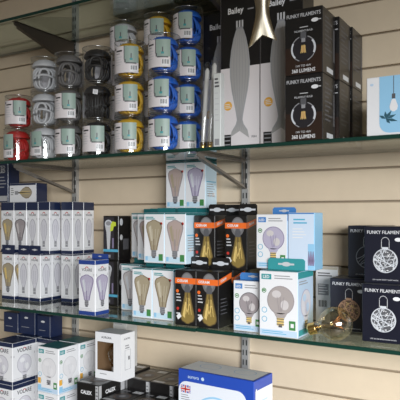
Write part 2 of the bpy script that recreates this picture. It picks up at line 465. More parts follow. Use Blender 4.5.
# ---- navy black boxes: ball of wire lights
def wire_box(kind, w=.083, d=.083, h=.1127):
    def fn():
        rnd = random.Random(kind)
        c = Carton(w, d, h, {'*': NAVYB, 'T': GREYD})
        f = c.F
        f.text('FUNKY FILAMENTS', w*.5, h-.0145, w*.86, WHITE, 1, .004, 1.1)
        f.ell(w*.80, h-.0255, .007, .0038, WHITE, 1, 18); f.rect(w*.88, w*.96, h-.0265, h-.0245, GREYL, 1)
        cu, cv, r = w*.5, h*.40, w*.29
        wire = {'silver': SILVERP, 'amber': PINKB, 'dim': GREYM}[kind]
        f.ell(cu, cv, r, r, {'silver': GREYD, 'amber': mat('brown_ball_print', (.13, .08, .05), .4), 'dim': NAVYB}[kind], 1)
        f.arc(cu, cv, r*.93, r, 0, 360, wire, 2, 32)
        for k in range(17 if kind != 'dim' else 6):                        # tangled wires across the ball
            a, b = rnd.uniform(0, 360), rnd.uniform(70, 200); bow = rnd.uniform(-.35, .35)
            p, q = (math.cos(R(a)), math.sin(R(a))), (math.cos(R(a+b)), math.sin(R(a+b)))
            m_ = ((p[0]+q[0])/2+bow*(q[1]-p[1]), (p[1]+q[1])/2-bow*(q[0]-p[0]))
            pts = []
            for n_ in range(13):
                t = n_/12; x = (1-t)**2*p[0]+2*t*(1-t)*m_[0]+t*t*q[0]; y = (1-t)**2*p[1]+2*t*(1-t)*m_[1]+t*t*q[1]
                L = math.hypot(x, y); z_ = min(1, .95/max(L, .01)); pts.append((cu+x*z_*r, cv+y*z_*r))
            f.line(pts, .0011+.0006*(k % 2), wire, 3+k % 3)
        if kind != 'dim':
            for k in range(26):
                a = rnd.uniform(0, 360); m = r*.9*math.sqrt(rnd.random())
                f.ell(cu+m*math.cos(R(a)), cv+m*math.sin(R(a)), .0011, .0011, GOLDL if kind == 'amber' else WHITE, 7, 8)
        # hanging loop
        f.arc(cu, cv+r+.012, .0098, .0108, 20, 160, GREYL, 2, 12, .8)
        f.line([(cu-.0075, cv+r), (cu-.0075, cv+r+.015)], .001, GREYL, 2); f.line([(cu+.0075, cv+r), (cu+.0075, cv+r+.015)], .001, GREYL, 2)
        f.rect(cu-.006, cu+.006, cv+r-.002, cv+r+.003, wire, 7)
        f.text('LED GLOBE 80MM WARM WHITE', cu, .006, w*.6, GREYL, 1, .006)
        return c.mb.obj('bulb_box')
    return proto(('wire', kind), fn)

# ---- tall black and white fish lamp boxes
def fish_box(w=.100, d=.068, h=.352):
    def fn():
        c = Carton(w, d, h, {'*': BLACK, 'L': PINKW, 'B': BLACK})
        f = c.F
        f.rect(.0008, w-.0008, .0008, h*.535, PINKW, 1)
        c.R.rect(.0008, d-.0008, .0008, h*.535, PINKW, 1)
        f.text('Bailey', w*.40, h-.040, w*.40, WHITE, 2, .025, 1.1); f.rect(w*.70, w*.85, h-.037, h-.034, GREYM, 2)
        cu = w*.5
        pr = [(.007, .255), (.010, .250), (.016, .232), (.022, .205), (.0255, .175), (.0250, .145), (.021, .115), (.0145, .085), (.009, .060), (.007, .046), (.010, .036), (.020, .022)]
        f.prof(cu, .022, pr, GREYC, 2); f.prof(cu, .022, [(max(r-.003, .002), v) for r, v in pr], mat('fish_print', (.40, .39, .385), .4), 3)
        for k in range(-3, 4):
            q = k/3.4
            f.line([(cu+r*q, .022+v) for r, v in pr], .0009, GREYM, 4)
        f.poly([(cu-.020, .044), (cu-.024, .030), (cu, .043), (cu+.024, .026), (cu+.020, .044)], mat('fish_print', (0, 0, 0)), 4)
        for k in range(3): f.rect(cu-.009+k*.007, cu-.005+k*.007, .278, .294, GREYL, 3)
        f.rect(cu-.009, cu+.009, .275, .279, GREYM, 4)
        f.ell(w*.20, .102, .0105, .0105, YORANGE, 3, 24); f.lines(w*.13, w*.28, .105, 3, .004, .0014, WHITE, 4)
        f.rect(w*.08, w*.28, .006, .036, BLACK, 3)
        for k in range(3): f.rect(w*.10, w*.26, .012+k*.009, .0145+k*.009, GREYM, 4)
        f.text('FISH', w*.86, .026, w*.12, GREYD, 3, .01)
        c.R.rect(d*.2, d*.5, h*.93, h*.95, GREYM, 1); c.R.line([(d*.55, h*.99), (d*.7, h*.94)], .004, GREYL, 1)
        return c.mb.obj('lamp_box')
    return proto('fish', fn)

# ------------------------------------------------------------------ the setting
PITCH, Z0 = .0766, 1.2068
WALLP = mat('wall_paint', (.66, .54, .395), .55, noise=.05)
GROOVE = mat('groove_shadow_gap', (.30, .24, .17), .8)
mb = MB()
X0, X1 = -3.2, 2.2
ks = range(-16, 19)
for k in ks:
    z = Z0+k*PITCH
    a, b = z+.0024, z+PITCH-.0024
    pr = [(0.010, a-.0048), (0.010, a), (.0012, a), (0, a+.0012), (0, b-.0012), (.0012, b), (.010, b)]
    for (ya, za), (yb, zb) in zip(pr, pr[1:]):
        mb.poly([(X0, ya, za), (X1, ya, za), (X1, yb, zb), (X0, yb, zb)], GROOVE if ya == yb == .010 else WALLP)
zb, zt = Z0+ks[0]*PITCH-.0024, Z0+(ks[-1]+1)*PITCH-.0024
mb.box(X0, X1, .012, .05, 0, 2.6, WALLP)
mb.box(X0, X1, 0, .012, 0, zb, WALLP); mb.box(X0, X1, 0, .012, zt, 2.6, WALLP)
struct(mb.obj('wall_back'))
mb = MB(); mb.box(X0, X1, -4.2, .05, -.05, 0, mat('floor_vinyl', (.30, .27, .23), .5, noise=.15)); struct(mb.obj('floor'))
mb = MB(); mb.box(X0, X1, -4.2, .05, 2.6, 2.65, mat('ceiling_paint', (.55, .53, .50), .8)); struct(mb.obj('ceiling'))

# uprights, slotted
UPX = (-1.249, -.6687, -.0885)
for i, x in enumerate(UPX):
    mb = MB(); z0, z1 = .30, 2.15
    mb.box(x-.009, x+.009, -.012, -.0002, z0, z1, METAL)
    for sx in (-.0045, .0045):
        z = z0+.02
        while z < z1-.02:
            mb.box(x+sx-.0016, x+sx+.0016, -.0123, -.0118, z, z+.014, METALD); z += .025
    o = mb.obj('shelf_upright')
    tag(o, ['slotted metal upright on the wall behind the coloured cable tubes', 'slotted metal upright on the wall behind the tall fish lamp boxes', 'slotted metal upright at the far right of the wall'][i], 'shelf upright')

# brackets
SH = {'top': 1.787, 'upper': 1.400, 'mid': 1.003, 'low': .548}
def bracket(x, ztop, L, hh, mt, label, open_=False):
    """folded plate bracket hooked in an upright; ztop = underside of the glass"""
    mb = MB(); t = .0016
    pr = [(-.013, ztop-.0005), (-L, ztop-.0005), (-L, ztop-.010), (-L+.012, ztop-.014), (-.013, ztop-hh)]
    n = len(pr)
    if open_:                                                              # pierced plate: only its border is metal
        cy = sum(p[0] for p in pr)/n; q = [(-.019, ztop-.0065), (-L+.030, ztop-.0065), (-L+.030, ztop-.0105), (-L+.034, ztop-.0125), (-.019, ztop-hh+.0085)]
        vs = [(x+e, y, z) for e in (-t, t) for ring in (pr, q) for y, z in ring]; fs = []
        for k in range(n):
            m = (k+1) % n
            fs += [(k, m, n+m, n+k), (2*n+k, 3*n+k, 3*n+m, 2*n+m), (k, 2*n+k, 2*n+m, m), (n+k, n+m, 3*n+m, 3*n+k)]
        mb.add(vs, fs, mt)
    else:
        vs = [(x-t, y, z) for y, z in pr]+[(x+t, y, z) for y, z in pr]
        mb.add(vs, [tuple(range(n)), tuple(range(2*n-1, n-1, -1))]+[(i, n+i, n+(i+1) % n, (i+1) % n) for i in range(n)], mt)
    mb.box(x-.007, x+.007, -L, -.013, ztop-.0015, ztop-.0004, mt)          # seat flange
    (ya, za), (yb, zb) = pr[3], pr[4]                                      # folded lower flange
    vs = [(x-.006, ya, za), (x+.006, ya, za), (x+.006, yb, zb), (x-.006, yb, zb), (x-.006, ya, za-.0015), (x+.006, ya, za-.0015), (x+.006, yb, zb-.0015), (x-.006, yb, zb-.0015)]
    mb.add(vs, [(0, 1, 2, 3), (7, 6, 5, 4), (0, 4, 5, 1), (1, 5, 6, 2), (2, 6, 7, 3), (3, 7, 4, 0)], mt)
    o = mb.obj('shelf_bracket')
    hk = MB(); hk.box(x-.003, x+.003, -.0131, -.0122, ztop-hh, ztop-.004, METALD); hk.obj('mounting_hook', o)
    tag(o, label, 'shelf bracket'); return o
PALEM = mat('pale_bracket_metal', (.22, .20, .18), .35, metal=.5)
side = {0: 'left', 1: 'middle', 2: 'right'}
for nm, L, hh, mt in (('top', .247, .075, BRKT), ('upper', .247, .072, PALEM), ('mid', .10, .05, BRKT), ('low', .24, .06, BRKT)):
    for i, x in enumerate(UPX):
        lv = {'top': 'topmost', 'upper': 'upper', 'mid': 'middle', 'low': 'lowest'}[nm]
        lb = {('top', 0): 'dark triangular bracket under the top glass shelf above the white cable tube stack',
              ('upper', 0): 'open triangular bracket under the upper glass shelf below the white cable tubes',
              ('upper', 1): 'open triangular bracket under the upper glass shelf below the tall fish lamp boxes',
              ('mid', 1): 'short dark bracket under the middle glass shelf above the blue light box'}.get((nm, i), f'metal bracket under the {lv} glass shelf on the {side[i]} upright')
        bracket(x, SH[nm]-.008, L, hh, mt, lb, nm == 'upper')

# glass panels
def glass(x0, x1, z, dy, label):
    mb = MB(); y0, y1, b = -.25+dy, -.0015, .0009
    y1 = -.0155
    z1, z0 = z, z-.008
    mb.poly([(x0+b, y0+b, z1), (x1-b, y0+b, z1), (x1-b, y1-b, z1), (x0+b, y1-b, z1)], GLASSF)
    mb.poly([(x0+b, y1-b, z0), (x1-b, y1-b, z0), (x1-b, y0+b, z0), (x0+b, y0+b, z0)], GLASSF)
    A = [(x0, y0), (x1, y0), (x1, y1), (x0, y1)]; B = [(x0+b, y0+b), (x1-b, y0+b), (x1-b, y1-b), (x0+b, y1-b)]
    for i in range(4):
        j = (i+1) % 4
        mb.poly([(*A[i], z0+b), (*A[j], z0+b), (*A[j], z1-b), (*A[i], z1-b)], EDGE)
        mb.poly([(*A[i], z1-b), (*A[j], z1-b), (*B[j], z1), (*B[i], z1)], EDGE)
        mb.poly([(*B[i], z0), (*B[j], z0), (*A[j], z0+b), (*A[i], z0+b)], EDGE)
    return tag(mb.obj('glass_shelf'), label, 'shelf')
XJ = -.6687
NMS = {'top': 'top', 'upper': 'upper', 'mid': 'middle', 'low': 'lowest'}
GP = {'top': ('top glass shelf panel holding the grey carton', 'top glass shelf panel above the filament globe boxes'),
      'upper': ('upper glass shelf panel under the coloured cable tubes', 'upper glass shelf panel under the fish lamp and filament boxes'),
      'mid': ('middle glass shelf panel under the white and navy bulb boxes', 'middle glass shelf panel under the loose globe bulb'),
      'low': ('lowest glass shelf panel under the stacked boxes at left', 'lowest glass shelf panel under the big blue box')}
for nm in SH:
    glass(-1.84, XJ-.0008, SH[nm], -.005, GP[nm][0]); glass(XJ+.0008, .30, SH[nm], 0, GP[nm][1])

# ------------------------------------------------------------------ top shelf
zt = SH['top']+.0003
c = Carton(.190, .105, .11, {'*': GREYC, 'D': GREYM})
c.F.rect(.01, .055, .012, .05, GREYM, 1); c.F.lines(.07, .16, .05, 4, .008, .003, GREYM, 1)
put(c.mb.obj('carton'), -1.008, -.122, zt, 'grey carton on the top glass shelf seen from below', 'box')
c = Carton(.084, .100, .12, {'*': mat('dark_green_card', (.008, .035, .018), .5)})
c.F.lines(.01, .06, .08, 3, .012, .004, GREYM, 1)
put(c.mb.obj('carton'), -.815, -.118, zt, 'dark green carton on the top glass shelf beside the grey one', 'box')

# ------------------------------------------------------------------ upper shelf: cable tubes
zu = SH['upper']+.0003
TR, TT = .0375, .0912
COL = {'red': (.50, .015, .012), 'white': (.62, .62, .63), 'grey': (.16, .15, .145), 'black': (.012, .012, .013), 'yellow': (.72, .42, .015), 'blue': (.02, .14, .62)}
def cable_tube(col):
    def fn():
        cm = mat(col+'_cable', COL[col], .5); root = empty('cable_tube', (0, 0, 0))
        mb = MB()
        mb.lathe([(TR, .0008), (TR, TT-.0008)], CLEARP, 36); mb.lathe([(.0005, .0008), (TR, .0008)], CLEARP, 36); mb.lathe([(.0005, TT-.0008), (TR, TT-.0008)], CLEARP, 36)
        mb.obj('clear_case', root, True)
        rnd = random.Random(col); mb = MB(); pts = []
        for k in range(9):                                             # upright loops of cable, leaning on one another
            dy = (k-4)*.0062+rnd.uniform(-.001, .001); hw = math.sqrt(max(.0315**2-(abs(dy)+.003)**2, .0001)); hz = rnd.uniform(.026, .031); cz = .0065+hz
            tw = rnd.uniform(-.25, .25)
            lp = []
            for q in range(30):
                t = 2*PI*q/30; c_, s_ = math.cos(t), math.sin(t)
                u = hw*abs(c_)**.75*(1 if c_ > 0 else -1); v = cz+hz*abs(s_)**.8*(1 if s_ > 0 else -1)
                y_ = dy+u*tw*.25
                m_ = min(1, .0325/max(.001, math.hypot(u, y_)+.0032))
                lp.append((u*m_, y_*m_, v))
            mb.tube(lp, .0033, cm, 7, True)
        mb.tube([(.0295*math.cos(t), .0295*math.sin(t), .030+.012*math.sin(t+rnd.random()*.1)) for t in [2*PI*q/30 for q in range(30)]], .0032, cm, 6, True)
        mb.obj('cable_coil', root, True)
        mb = MB()
        mb.lathe([(.0340, .0655), (.0345, .068), (.0330, .072), (.0290, .0795), (.0215, .0845), (.010, .0868), (.0048, .0872), (.0046, .0895), (.0005, .0898)], cm, 28)
        mb.lathe([(.0340, .0655), (.0005, .066)], cm, 28)
        mb.obj('ceiling_cup', root, True)
        for z in (.0022, TT-.0022):
            mb = MB(); mb.tube([(TR*math.cos(2*PI*q/40), TR*math.sin(2*PI*q/40), z) for q in range(40)], .0011, RIMP, 6, True); mb.obj('case_rim', root, True)
        # wrap-around paper label
        mb = MB(); A0, A1 = -105, 20
        def P(a, v, l): q = R(a-90); r = TR+.0004+.0002*l; return (r*math.cos(q), r*math.sin(q), v)
        def rect(a0, a1, v0, v1, m, l):
            n = max(1, int(abs(a1-a0)/6)+1)
            for i in range(n):
                b0, b1 = a0+(a1-a0)*i/n, a0+(a1-a0)*(i+1)/n
                mb.poly([P(b0, v0, l), P(b1, v0, l), P(b1, v1, l), P(b0, v1, l)], m)
        rect(A0, A1, .010, .074, PINKW, 0)
        rect(-32, A1, .034, .074, GREENL, 1); rect(-35, -32, .041, .074, GREYD, 2)
        rect(-33, -28, .034, .042, GREYD, 2); rect(-28, 12, .0315, .0345, GREYD, 2)
        rect(-12, A1-3, .013, .028, WHITE, 2)
        for k in range(8): rect(-9+k*3., -9+k*3.+(1. if k % 3 else 2.), .017, .027, BLACK, 3)
        rect(-80, -72, .066, .071, BLACK, 1); rect(-70, -42, .061, .0645, BLACK, 1); rect(-70, -52, .055, .057, GREYM, 1)
        for k in range(4): rect(-74, -42-6*(k % 2), .047-.006*k, .0488-.006*k, GREYL, 1)
        rect(-10, -6, .044, .056, GREYD, 2); rect(-13, -3, .040, .045, TEALB, 2)
        mb.obj('paper_label', root)
        return root
    return proto(('tube', col), fn)
def facing(x, y): return math.degrees(math.atan2(-x, -(CAMY-y)))          # turn from -y towards the camera's side
def tube(px, y, lev, col, label, turn=0):
    x = ax(px, y)
    o = cable_tube(col)
    rz = math.degrees(math.atan2(0-x, y-CAMY))                             # face of the label towards the shop floor
    return put(o, x, y, zu+lev*(TT+.0004), label, 'cable', 'clear tubes of coloured lamp cable', rz+turn)
YF, YB = -.206, -.108
tube(17.5, YF, 0, 'red', 'clear tube of red lamp cable standing on the shelf below the other red one', -38)
tube(19, YF, 1, 'red', 'clear tube of red lamp cable on top of the other red one', 10)
pos = ['bottom of its front stack', 'middle of its front stack', 'top of its front stack']
for k in range(3): tube(45, YF, k, 'white', f'clear tube of white lamp cable {pos[k]}', (-34, 160, 175)[k])
for k in range(3): tube(69.5, YF, k, 'grey', f'clear tube of dark grey lamp cable {pos[k]}', (0, 4, 165)[k])
bt = None
for k in range(3):
    lb = f'clear tube of black lamp cable {pos[k]}' if k != 1 else 'clear tube of black lamp cable with a white price sticker, middle of three'
    t = tube(97.5, YF-.002, k, 'black', lb, (6, -100, 170)[k])
    if k == 1: bt = t
for k in range(3): tube(130, YF, k, 'yellow', f'clear tube of yellow lamp cable {pos[k]}', (4, 8, 12)[k])
for k in range(3): tube(164, YF-.002, k, 'blue', f'clear tube of blue lamp cable {pos[k]}', (0, -3, 3)[k])
p4 = ['bottom', 'second', 'third', 'top']
for k in range(4): tube(124, YB, k, ('black', 'yellow', 'grey', 'white')[k], ['black cable tube, bottom, in the stack behind the yellow tubes', 'yellow cable tube, second up, in the stack behind the front yellow tubes', 'clear tube of grey cable behind the top yellow tube', 'clear tube of white cable with pale label, topmost behind the yellow tubes'][k], (5, 0, 10, -6)[k])
for k in range(4): tube(158.5, YB, k, ('blue', 'blue', 'yellow', 'yellow')[k], ['blue cable tube, bottom, in the stack right behind the front blue tubes', 'blue cable tube, second up, right behind the front blue tubes', 'clear tube of yellow cable hidden behind the top front blue tube', 'clear tube of yellow cable topmost behind the blue tubes'][k], (0, 5, 8, 0)[k])
for k in range(4): tube(188, YB, k, 'blue', f'blue cable tube, {p4[k]} of the four beside the narrow packs', (12, 4, 10, -4)[k])
# price sticker on the middle black tube
st = MB(); st.poly([(-.0065, 0, -.005), (.0055, 0, -.0065), (.0068, 0, .0050), (-.0052, 0, .0065)], WHITE)
for k in range(3): st.poly([(-.004, -.0003, -.003+k*.003), (.004, -.0003, -.0036+k*.003), (.004, -.0003, -.0022+k*.003), (-.004, -.0003, -.0016+k*.003)], GREYM)
so = st.obj('price_sticker', bt)
ang = R(100-8-90)
so.location = ((TR+.001)*math.cos(ang), (TR+.001)*math.sin(ang), .066); so.rotation_euler = (0, 0, ang+PI/2)
so['label'] = 'white price sticker'

# narrow packs between the tubes and the tall boxes
def narrow_tube(x, y, h, lean, label):
    root = empty('tube_lamp_pack', (x, y, zu+.0008))
    mb = MB(); mb.lathe([(.0005, .0006), (.0082, .0006), (.0085, .002), (.0085, h-.012), (.004, h-.002), (.0005, h)], CLEARP, 20); mb.obj('clear_case', root, True)
    mb = MB(); mb.lathe([(.0005, .020), (.0055, .020), (.0055, h-.022), (.002, h-.016), (.0005, h-.015)], mat('frosted_tube', (.70, .68, .65), .3), 16); mb.obj('lamp_tube', root, True)
    mb = MB(); mb.lathe([(.0005, .002), (.0050, .002), (.0065, .006), (.0065, .019), (.0005, .0195)], BRASS, 16); mb.obj('lamp_cap', root, True)
    root.rotation_euler = (0, R(lean), 0)
    return tag(root, label, 'lamp')
narrow_tube(ax(202.5, -.186), -.186, .205, 4, 'narrow clear tube lamp pack with brass cap, nearest the blue cable tubes')
narrow_tube(ax(209.5, -.186), -.186, .215, 4, 'narrow clear tube lamp pack with brass cap, behind the narrow white carton')
c = Carton(.019, .018, .165, {'*': mat('pale_mint_card', (.68, .70, .69), .4)})
c.F.lines(.004, .015, .15, 3, .008, .004, GREYD, 1); c.F.lines(.004, .015, .12, 6, .012, .002, GREYL, 1); c.F.rect(.004, .015, .006, .02, GREYM, 1)
put(c.mb.obj('lamp_box'), ax(213.2, -.225), -.225, zu, 'narrow white carton standing left of the tall fish lamp boxes', 'box')

# fish lamp boxes
xb = ax(220.5, -.165)
put(fish_box(), xb, -.165, zu, 'tall black and white fish lamp box, fully visible, second from left', 'box', 'tall fish lamp boxes')
put(fish_box(), xb+.101, -.165, zu, 'tall black and white fish lamp box half hidden by the filament globe boxes', 'box', 'tall fish lamp boxes')
put(fish_box(), ax(203, -.086), -.086, zu, 'tall black fish lamp box at the back behind the narrow packs', 'box', 'tall fish lamp boxes')

# filament globe boxes
xf = ax(285, -.247)
rowl = ['front', 'second', 'back']
for i, (dx, y) in enumerate(((0, -.247), (.008, -.166), (.012, -.0855))):
    for k in range(2):
        put(filament_box(), xf+dx, y, zu+k*.1319, f'black filament globe box, {("lower", "upper")[k]} of the {rowl[i]} stack on the upper shelf', 'box', 'black filament globe boxes')

# white box with a blue picture
w, d, h = .135, .10, .1095
c = Carton(w, d, h, {'*': WHITE}); f = c.F
f.rrect(.024, w-.006, .004, h-.0005, .018, SKYBLUE, 1, (0, 0, 1, 1))
f.line([(.050, h-.001), (.050, h-.036)], .0012, GREYD, 2); f.rect(.047, .053, h-.043, h-.034, GREYD, 3)
f.prof(.050, 0, [(.003, h-.044), (.006, h-.052), (.0075, h-.058), (.006, h-.064), (.001, h-.067)], WHITE, 3)
for a, L in ((20, .020), (55, .018), (95, .014), (-15, .022), (150, .014), (-50, .012)):
    p = (.036, .030); q = (p[0]+L*math.cos(R(a)), p[1]+L*math.sin(R(a))); n = (-math.sin(R(a))*.0028, math.cos(R(a))*.0028); mdd = ((p[0]+q[0])/2, (p[1]+q[1])/2)
    f.poly([p, (mdd[0]-n[0], mdd[1]-n[1]), q, (mdd[0]+n[0], mdd[1]+n[1])], mat('leaf_print', (.03, .10, .14), .4), 2)
f.rect(.064, .078, .020, h-.02, MIDBLUE, 2); f.ell(.010, h-.014, .0035, .0025, PALEBLUE, 1, 14)
f.lines(.085, .122, .075, 4, .01, .004, WHITE, 2)
put(c.mb.obj('lamp_box'), ax(366.5, -.245), -.245, zu, 'white box with a sky blue picture of a hanging bulb on the upper shelf', 'box')

# ------------------------------------------------------------------ hanging fish shaped glass lamp
yl = -.45; xl = ax(262.5, yl); zl = 1.548
root = empty('fish_lamp', (xl, yl, 2.6))
mb = MB(); n = 28; vs = []; fs = []
zz = [(0.32, .010, .010), (.30, .013, .013), (.26, .026, .026), (.21, .034, .034), (.16, .034, .034), (.115, .026, .026), (.08, .016, .016), (.055, .0112, .0110), (.042, .0115, .0095), (.028, .0145, .0075), (.012, .0185, .0050), (0, .0220, .0030)]
for j, (z, a, b) in enumerate(zz):
    for i in range(n):
        t = 2*PI*i/n; u = math.cos(t)
        fl = max(0, (.05-z)/.05)
        vs.append((a*u*(1+.12*fl), b*math.sin(t), z-fl*(.016*abs(u)-.008)+fl*u*.006))
for j in range(len(zz)-1):
    for i in range(n): fs.append((j*n+i, j*n+(i+1) % n, (j+1)*n+(i+1) % n, (j+1)*n+i))
mb.add(vs, fs, AMBGL)
o = mb.obj('glass_body', root, True); o.location = (0, 0, zl-2.6); o.rotation_euler = (0, 0, R(24))
mb = MB(); mb.lathe([(.002, zl+.318-2.6), (.013, zl+.318-2.6), (.0135, zl+.345-2.6), (.018, zl+.352-2.6), (.018, zl+.395-2.6), (.005, zl+.402-2.6), (.002, zl+.402-2.6)], BRASS, 20); mb.obj('lamp_holder', root, True)
mb = MB(); mb.tube([(0, 0, zl+.40-2.6), (0, 0, -.022)], .003, CORD, 8); mb.obj('cord', root, True)
mb = MB(); mb.lathe([(.002, -.024), (.03, -.022), (.04, -.006), (.04, -.0005), (.002, -.0004)], METAL, 24); mb.obj('ceiling_rose', root, True)
mb = MB()
for k in (-1, 1): mb.tube([(.004*k, 0, zl+.30-2.6), (.012*k, 0, zl+.2-2.6), (.004*k, 0, zl+.09-2.6)], .0012, COPPER, 6)
mb.obj('filament', root, True)
tag(root, 'amber glass fishtail shaped lamp hanging in front of the fish lamp boxes', 'lamp')

# ------------------------------------------------------------------ middle shelf
zm = SH['mid']+.0003
G1 = 'white and navy bulb boxes'
# lower row, left
xr = ax(15, -.150)
put(navy_box('gold', False, .054, .05, band=.004, th=.024), xr-.054, -.152, zm, 'white and navy box with gold pear bulb, lower row, leftmost', 'box', G1)
x2 = ax(40.3, -.145)
put(navy_box('slim', False, band=.004, th=.024), x2-.0905, -.145, zm, 'slim white and navy bulb box, lower row, right beside the gold bulb box', 'box', G1)
put(navy_box('slim', False, band=.004, th=.024), x2-.045, -.145, zm, 'white and navy slim bulb box, lower row, front corner box showing two sides', 'box', G1)
put(navy_box('slim', None, band=.004), x2-.045, -.0985, zm, 'white and navy slim bulb box, lower row, right behind the front corner box', 'box', G1)
put(navy_box('slim', None, band=.004), x2-.0905, -.0985, zm, 'white and navy slim bulb box, lower row, hidden behind the front left slim box', 'box', G1)
put(navy_box('gold', None, .054, .05, band=.004), xr-.054, -.100, zm, 'white and navy box hidden behind the lower leftmost gold bulb box', 'box', G1)
x3 = ax(61, -.106)
put(navy_box('slim', None, band=.004), x3, -.106, zm, 'slim white and navy bulb box, right stack, lower row, front', 'box', G1)
put(navy_box('slim', None, band=.004), x3, -.060, zm, 'slim white and navy bulb box, right stack, lower row, rear', 'box', G1)
# upper row
zz2 = zm+.1373
xg = ax(14.6, -.138)
put(navy_box('gold', None, .056, .045, .150, band=.024), xg-.0565, -.140, zz2, 'white and navy box with gold pear bulb, upper row, leftmost', 'box', G1)
put(navy_box('grey', None, .052, .045, .150, band=.024), xg, -.140, zz2, 'white and navy box with grey smoky pear bulb, upper row', 'box', G1)
xs = xg+.0525
put(navy_box('slim', None, h=.150, band=.024), xs, -.138, zz2, 'white and navy slim bulb box, upper row, beside the smoky bulb box', 'box', G1)
put(navy_box('slim', None, h=.150, band=.024), xs+.0455, -.138, zz2, 'white and navy slim bulb box, upper row, third from the right stack edge', 'box', G1)
put(navy_box('slim', None, h=.150, band=.024), x3, -.106, zz2, 'slim white and navy bulb box, right stack, upper row, front', 'box', G1)
put(navy_box('slim', None, h=.150, band=.024), x3, -.060, zz2, 'slim white and navy bulb box, right stack, upper row, rear', 'box', G1)
# on the upper row
zz3 = zz2+.1503
c = Carton(.112, .045, .056, {'*': WHITE, 'R': NAVY, 'T': NAVY}); f = c.F
m2 = MB()
f.rect(.001, .111, .050, .0555, NAVY, 1)
f.prof(0, 0, [(0, 0)], WHITE, 1) if False else None
q = [(.010, .026), (.018, .030), (.030, .040), (.043, .0455), (.056, .0445), (.066, .036), (.070, .028)]
f.poly([(.026+u, v) for u, v in q]+[(.026+u, .056-v) for u, v in reversed(q)], AMBERP, 1)
f.poly([(.026+u*.96+.001, (v-.028)*.85+.028) for u, v in q]+[(.026+u*.96+.001, (.028-v)*.85+.028) for u, v in reversed(q)], AMBERL, 2)
for dv in (-.004, .004): f.line([(.045, .028+dv*.5), (.088, .028+dv)], .0012, GOLDL, 3)
f.rect(.024, .038, .0225, .0335, GREYM, 3); f.lines(.006, .020, .040, 4, .006, .002, GREYD, 1)
put(c.mb.obj('bulb_box'), ax(10, -.126), -.128, zz3+.0003, 'white bulb box lying on its side on top of the white and navy boxes', 'box')
c = Carton(.05, .045, .125, {'*': NAVY}); c.F.text('LED', .025, .09, .025, GREYL, 1, .02); c.F.lines(.008, .042, .075, 4, .01, .003, GREYM, 1); c.F.rect(.004, .046, .004, .02, GREYC, 1)
put(c.mb.obj('bulb_box'), ax(9, -.126)-.052, -.128, zz3+.0003, 'dark navy bulb box standing on top of the boxes at far left', 'box')

# single lilac bulb box at the front
put(navy_box('lilac', True, .054, .052, .137, mat('royal_blue_card', (.02, .055, .26), .35, coat=.2), .011, .013), ax(78.7, -.246), -.246, zm, 'white and blue box with lilac pear bulb alone at the shelf front', 'box')

# two black boxes with a bulb photo
def spot_box():
    def fn():
        w, d, h = .054, .056, .1235
        c = Carton(w, d, h, {'*': BLACK}); f = c.F
        f.rect(.002, w*.72, .004, h-.004, mat('charcoal_print', (.035, .032, .04), .4), 1)
        f.prof(w*.36, .028, [(.004, 0), (.0055, .02), (.0075, .05), (.013, .07), (.012, .078)], GREYL, 2)
        f.ell(w*.36, h*.83, .013, .010, SILVERP, 3, 18); f.ell(w*.36, h*.83, .009, .006, GREYM, 4, 18)
        f.rect(.001, w-.001, .024, .031, CYAN, 3); f.rect(.004, w*.5, .008, .016, GREYM, 3)
        f.rect(w*.6, w*.7, .034, .062, LILACD, 2)
        c.R.ell(.012, h*.86, .007, .010, SILVERP, 1, 16); c.R.ell(.012, h*.52, .006, .008, GREYL, 1, 16)
        c.R.rect(.02, .045, .03, .06, GREYD, 1)
        return c.mb.obj('bulb_box')
    return proto('spot', fn)
xk = ax(118, -.092)-.054
put(spot_box(), xk, -.092, zm, 'black bulb box standing on the middle shelf behind the lilac bulb box', 'box')
b2 = put(spot_box(), xk, -.090, zm+.1238, 'black bulb box with a yellow sticker, on top of the other black one', 'box')
mb = MB(); f = Face(mb, (0, -.0015, 0), (1, 0, 0), (0, -1, 0), 0, 0)
f.poly([(.026, .080), (.036, .083), (.039, .094), (.047, .096), (.046, .106), (.034, .108), (.028, .099)], YELLOW, 1)
s2 = mb.obj('price_sticker', b2); s2['label'] = 'yellow sticker'

# pear bulb boxes with teal lids
G2 = 'white pear bulb boxes with teal lids'
W = .0605; H = .1213
xL = ax(173.5, -.207)
put(teal_box('amber'), xL-2*W, -.207, zm, 'white pear bulb box with amber bulb, lower front row, left of its pair', 'box', G2)
put(teal_box('amber'), xL-W, -.207, zm, 'white pear bulb box with amber bulb, lower front row, beside the orange banded box', 'box', G2)
xA = ax(121, -.134)
for i, kd in enumerate(('smoke', 'amber', 'amber', 'amber')):
    put(teal_box(kd), xA+i*W, -.1335, zm, ['white pear bulb box with smoky bulb, lower second row, left end', 'pear bulb box hidden behind the lower front pair, second from left', 'pear bulb box hidden behind the lower front pair, third from left', 'pear bulb box, lower second row, behind the orange banded boxes'][i], 'box', G2)
    put(teal_box('smoke'), xA+i*W, -.0715, zm, f'white pear bulb box, lower row against the wall, {("left end", "second from left", "third from left", "right end")[i]}', 'box', G2)
xU = xL-2*W+.029
zq = zm+H+.0122
put(teal_box('amber'), xU, -.198, zq, 'white pear bulb box with amber bulb, upper front row, left of its pair', 'box', G2)
put(teal_box('rose'), xU+W, -.198, zq, 'white pear bulb box with rose smoky bulb, upper front row, right of its pair', 'box', G2)
xV = ax(137.5, -.130)
for i in range(3):
    put(teal_box('rose'), xV+i*W, -.1305, zq, f'white pear bulb box, upper second row behind the front pair, {("left end", "middle", "right end")[i]}', 'box', G2)
xW = ax(131.5, -.0690)
for i in range(4):
    put(teal_box('smoke'), xW+i*W, -.0695, zq, f'white pear bulb box, upper row against the wall, {("left end", "second from left", "third from left", "right end")[i]}', 'box', G2)
xT = ax(166, -.070)
put(teal_box('rose'), xT, -.0705, zq+H+.0122, 'white pear bulb box with rose bulb, topmost pair, left one', 'box', G2)
